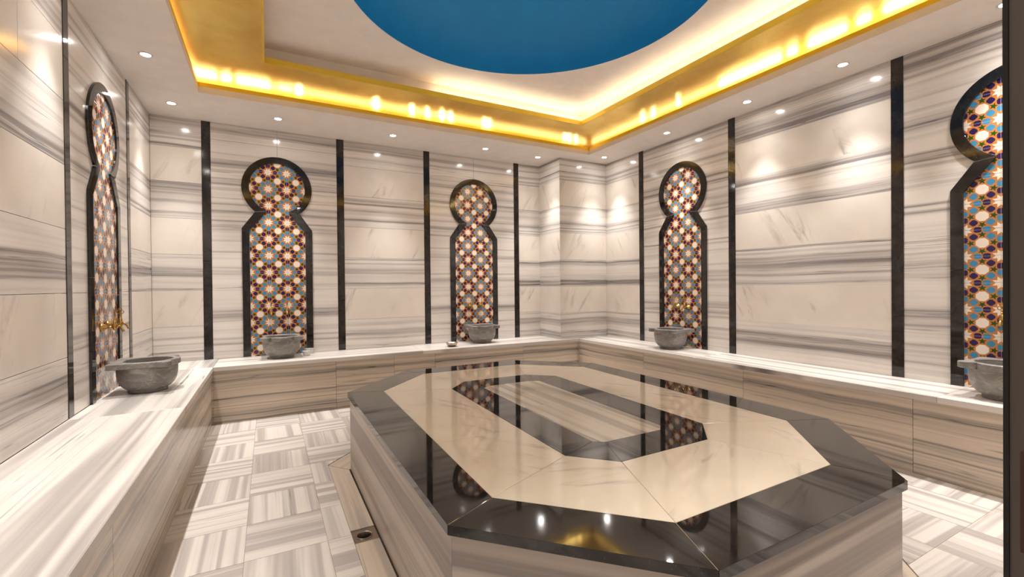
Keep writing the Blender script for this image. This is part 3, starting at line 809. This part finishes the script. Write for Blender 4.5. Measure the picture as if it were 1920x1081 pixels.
# ------------------------------------------------------------------ downlights
def downlight():
    o = empty('downlight', (0, 0, 0))
    mb = MB(); mb.lathe([(.026, .004), (.026, -.0035), (.028, -.0045), (.037, -.0025), (.038, .002)], 'trimw', n=36); mb.build('trim_ring', o)
    mb = MB(); mb.lathe([(.0262, -.0015), (.001, -.0015)], 'lens', n=36, cap1=True, smooth=False); mb.build('lamp_lens', o)
    ld = bpy.data.lights.new('spot', 'SPOT'); ld.energy = SPOT_W; ld.color = SPOT_COL
    ld.spot_size = math.radians(62); ld.spot_blend = 1.0; ld.shadow_soft_size = .022
    lo = bpy.data.objects.new('lamp_light', ld); C.objects.link(lo); lo.parent = o; lo.location = (0, 0, -.03)
    l2 = ld.copy(); l2.energy = SPILL_W; l2.spot_size = math.radians(112); l2.spot_blend = 1.0
    lo = bpy.data.objects.new('lamp_spill', l2); C.objects.link(lo); lo.parent = o; lo.location = (0, 0, -.03)
    return o
dl0 = downlight(); first = True
spots = [(-.646, 4.35, 'downlight over the left back corner of the room'), (.09, 4.35, 'downlight above the left niche of the back wall'),
         (1.065, 4.34, 'downlight above the plain back wall between its two niches'), (2.03, 4.33, 'downlight above the right niche of the back wall'),
         (2.69, 4.35, 'downlight just left of the corner pier'), (3.369, 4.02, 'downlight just right of the corner pier, before the right wall'),
         (3.365, 3.10, 'downlight above the farther niche of the right wall'), (3.367, 2.28, 'downlight over the right wall beyond the nearest plain panel middle'),
         (3.367, 1.60, 'downlight over the right wall left of its nearest black strip'), (3.40, .855, 'downlight at the top right corner above the dark jamb'),
         (-.647, 3.52, 'large-looking downlight above the niche of the left wall'),
         (-.647, 2.69, 'downlight over the left bench, just above the top left edge of the view'), (-.647, 1.87, 'downlight over the left bench beside the viewer, outside the view'), (-.647, 1.05, 'downlight over the near half of the left bench, outside the view'),
         (-.647, .29, 'downlight in the near left ceiling corner, outside the view'), (.5, .29, 'downlight over the doorway, outside the view'), (1.45, .29, 'downlight above the near side of the platform, outside the view'),
         (2.4, .29, 'downlight between doorway and near right corner, outside the view'), (3.37, .29, 'downlight in the near right ceiling corner, outside the view')]
for x, y, lab in spots:
    if first: o = dl0; first = False
    else: o = copy_tree(dl0)
    o.location = (x, y, ZC)
    tag(o, lab or 'downlight in the ceiling border outside the view', 'ceiling light', 'recessed downlights around the ceiling border')

# ------------------------------------------------------------------ basins
def basin():
    o = empty('wash_basin', (0, 0, 0)); N = 144
    def outline(t_):
        c_, s_ = math.cos(t_), math.sin(t_)
        # rounded rectangle with ears, front = +y
        hw, yb, yf = .158, -.165, .135
        best = 1e9
        k = min(hw/max(abs(c_), 1e-6), (yf if s_ > 0 else -yb)/max(abs(s_), 1e-6))
        x, y = c_*k, s_*k
        r = k
        # front lobe: circle radius .098 centred (0,.062)
        B_ = -2*(s_*.058); C_ = .058**2-.104**2; disc = B_*B_-4*C_
        rl = (-B_+math.sqrt(disc))/2 if disc > 0 else 0
        # ears: circles r .040 at (+-.130,.098)
        re = 0
        for ex in (-.127, .127):
            B2 = -2*(c_*ex+s_*.098); C2 = ex*ex+.098**2-.039**2; d2 = B2*B2-4*C2
            if d2 > 0: re = max(re, (-B2+math.sqrt(d2))/2)
        # trimmed body so that notches appear in front
        body = min(hw-.010, 1)/max(abs(c_), 1e-6)
        body = min(body, (.108 if s_ > 0 else .165)/max(abs(s_), 1e-6))
        return max(body, rl, re)
    def hole(t_):
        c_, s_ = math.cos(t_), math.sin(t_); r = .124
        if s_ < 0: r = min(r, .112/max(-s_, 1e-6))
        return r
    A = [2*PI*i/N for i in range(N)]
    ho, hi_, hb = .188, .188, .155
    R = lambda f, z, k=0: [((f(t_)+k)*math.cos(t_), (f(t_)+k)*math.sin(t_), z) for t_ in A]
    mb = MB()
    mb.grid([R(hole, hb+.004), R(hole, ho-.003), R(hole, ho, .003), R(outline, ho, -.003), R(outline, ho-.003), R(outline, hb+.003), R(outline, hb, -.003), R(lambda t_: .12, hb)], 'basin', smooth=False)
    rim = mb.build('rim', o)
    prof = [(.098, .018), (.112, .026), (.132, .048), (.143, .075), (.148, .105), (.149, .135), (.148, hb+.001)]
    mb = MB(); mb.lathe(prof, 'basin', n=72)
    inn = [R(lambda t_: min(hole(t_), .124), hb+.006)]
    for k, z in ((.99, .13), (.95, .10), (.85, .07), (.68, .05), (.45, .04), (.2, .036)):
        inn.append([(hole(t_)*k*math.cos(t_), hole(t_)*k*math.sin(t_), z) for t_ in A])
    mb.grid(inn, 'basin', cap1=True)
    mb.build('bowl', o)
    mb = MB(); mb.lathe([(.094, 0), (.097, .002), (.097, .015), (.100, .020), (.09, .021)], 'basin', n=72, cap0=True); mb.build('foot', o)
    return o
b0 = basin()
def put_basin(x, y, rz, lab, first=False, sc_=1.0):
    o = b0 if first else copy_tree(b0)
    o.location = (x, y, ZB+.0005); o.rotation_euler = (0, 0, rz); o.scale = (sc_,)*3
    tag(o, lab, 'basin', 'grey marble basins on the benches')
# local +y faces the room
put_basin(-.650, 3.475, -PI/2, 'grey marble basin on the left bench, largest in view', True)
put_basin(.100, 4.500, PI, 'grey marble basin on back bench beside the clear plastic tubs')
put_basin(2.048, 4.500, PI, 'grey marble basin on back bench right of the small metal bowl')
put_basin(3.390, 3.098, PI/2, 'grey marble basin on the right bench nearest the corner pier')
put_basin(3.385, .846, PI/2, 'grey marble basin on right bench partly hidden by the dark jamb')

# ------------------------------------------------------------------ taps
def tap():
    o = empty('brass_tap', (0, 0, 0))      # wall plane y=0, room +y
    rotf = lambda p: (p[0], p[2], p[1])    # lathe axis z -> y
    mb = MB(); mb.lathe([(.024, 0), (.0245, .002), (.020, .008), (.013, .018), (.009, .026), (.0065, .028)], 'brass', n=48, fn=rotf, flute=(12, .05), cap0=True); mb.build('escutcheon', o)
    mb = MB(); mb.tube([(0, .02, 0), (0, .050, 0)], .0062, 'brass'); mb.build('pipe', o)
    mb = MB(); mb.lathe([(.003, -.020), (.006, -.018), (.0105, -.010), (.0115, -.002), (.0115, .010), (.0125, .012), (.0125, .016), (.0105, .018), (.0095, .034), (.006, .037), (.0045, .040), (.0045, .052)], 'brass', (0, .058), n=28, cap0=True, cap1=True); mb.build('tap_body', o)
    mb = MB()
    P = [(0, .064+.030*t_, .004*math.sin(t_*PI)-.020*max(0, t_-.45)**1.5*2.4) for t_ in [i/10 for i in range(11)]]
    P += [(0, P[-1][1]+.004, P[-1][2]-.008)]
    mb.tube(P, [.0068]*6+[.0062]*4+[.0065, .007], 'brass', 14); mb.build('spout', o)
    hd = empty_child('handle', o)
    return o
def empty_child(name, o):
    mb = MB()
    cz = .074
    def loop(cx, cz_, rx, rz_, ph=0, n=24):
        return [(cx+rx*math.cos(2*PI*i/n), 0, cz_+rz_*math.sin(2*PI*i/n)) for i in range(n)]
    mb.tube([(0, 0, .050), (0, 0, .064)], .0035, 'brass')
    mb.tube(loop(-.0085, cz, .0085, .0095), .0021, 'brass', 8, True)
    mb.tube(loop(.0085, cz, .0085, .0095), .0021, 'brass', 8, True)
    mb.tube(loop(0, cz+.016, .0085, .0075), .0021, 'brass', 8, True)
    mb.tube(loop(0, cz+.004, .0045, .005), .0019, 'brass', 8, True)
    mb.lathe([(.001, .102), (.003, .1045), (.0032, .106), (.001, .109)], 'brass', (0, 0), n=12)
    mb.lathe([(.001, .058), (.0060, .060), (.0060, .062), (.001, .064)], 'brass', (0, 0), n=12)
    h_ = mb.build('handle', o); h_.location = (0, .058, 0); return h_
tp0 = tap(); first = True
def put_tap(kind, c, z, lab, hrot):
    global first
    o = tp0 if first else copy_tree(tp0); first = False
    if kind == 'L': o.location = (XL+.0025, c, z); o.rotation_euler = (0, 0, -PI/2)
    if kind == 'B': o.location = (c, YB-.0025, z); o.rotation_euler = (0, 0, PI)
    if kind == 'R': o.location = (XR-.0025, c, z); o.rotation_euler = (0, 0, PI/2)
    for ch in o.children:
        if ch.name.startswith('handle'): ch.rotation_euler = (0, 0, math.radians(hrot))
    tag(o, lab, 'tap', 'brass taps above the basins')
put_tap('L', 3.402, .848, 'brass tap over the left bench basin, nearer of the pair', 25)
put_tap('L', 3.515, .856, 'brass tap over the left bench basin, farther of the pair', 80)
put_tap('B', .022, .843, 'left brass tap of the pair in the left back wall niche', 70)
put_tap('B', .150, .846, 'right brass tap of the pair in the left back wall niche', 70)
put_tap('B', 1.985, .841, 'left brass tap of the pair in the right back wall niche', 70)
put_tap('B', 2.110, .847, 'right brass tap of the pair in the right back wall niche', 70)
put_tap('R', 3.170, .845, 'left brass tap in the farther niche of the right wall', 60)
put_tap('R', 3.045, .840, 'right brass tap in the farther niche of the right wall', 60)
put_tap('R', .905, .843, 'brass tap in the niche cut off by the dark jamb, left of its pair', 0)

# ------------------------------------------------------------------ small things on the back bench
mb = MB()
mb.lathe([(.001, .001), (.028, .001), (.044, .010), (.054, .024), (.060, .038), (.062, .039), (.0615, .041), (.0585, .040), (.052, .026), (.042, .013), (.027, .004), (.001, .004)], 'tin', n=56)
o = mb.build('metal_bowl'); o.location = (1.640, 4.345, ZB); tag(o, 'small round metal bowl on back bench left of a grey basin', 'bowl')
def tub(x, y, r, h, lab, rot=(0, 0, 0)):
    mb = MB(); mb.lathe([(.001, .0005), (r*.76, .0005), (r*.80, .004), (r*.97, h-.004), (r*1.06, h-.003), (r*1.06, h), (r*.955, h), (r*.78, .005), (r*.74, .0022), (.001, .0022)], 'plastic', n=48)
    o = mb.build('plastic_tub'); o.location = (x, y, ZB+.0004); o.rotation_euler = rot; tag(o, lab, 'tub', 'clear plastic tubs on the back bench')
tub(.333, 4.61, .042, .046, 'clear plastic tub on back bench in front of black niche border')
tub(.300, 4.497, .036, .040, 'clear plastic tub half hidden beside the grey basin')
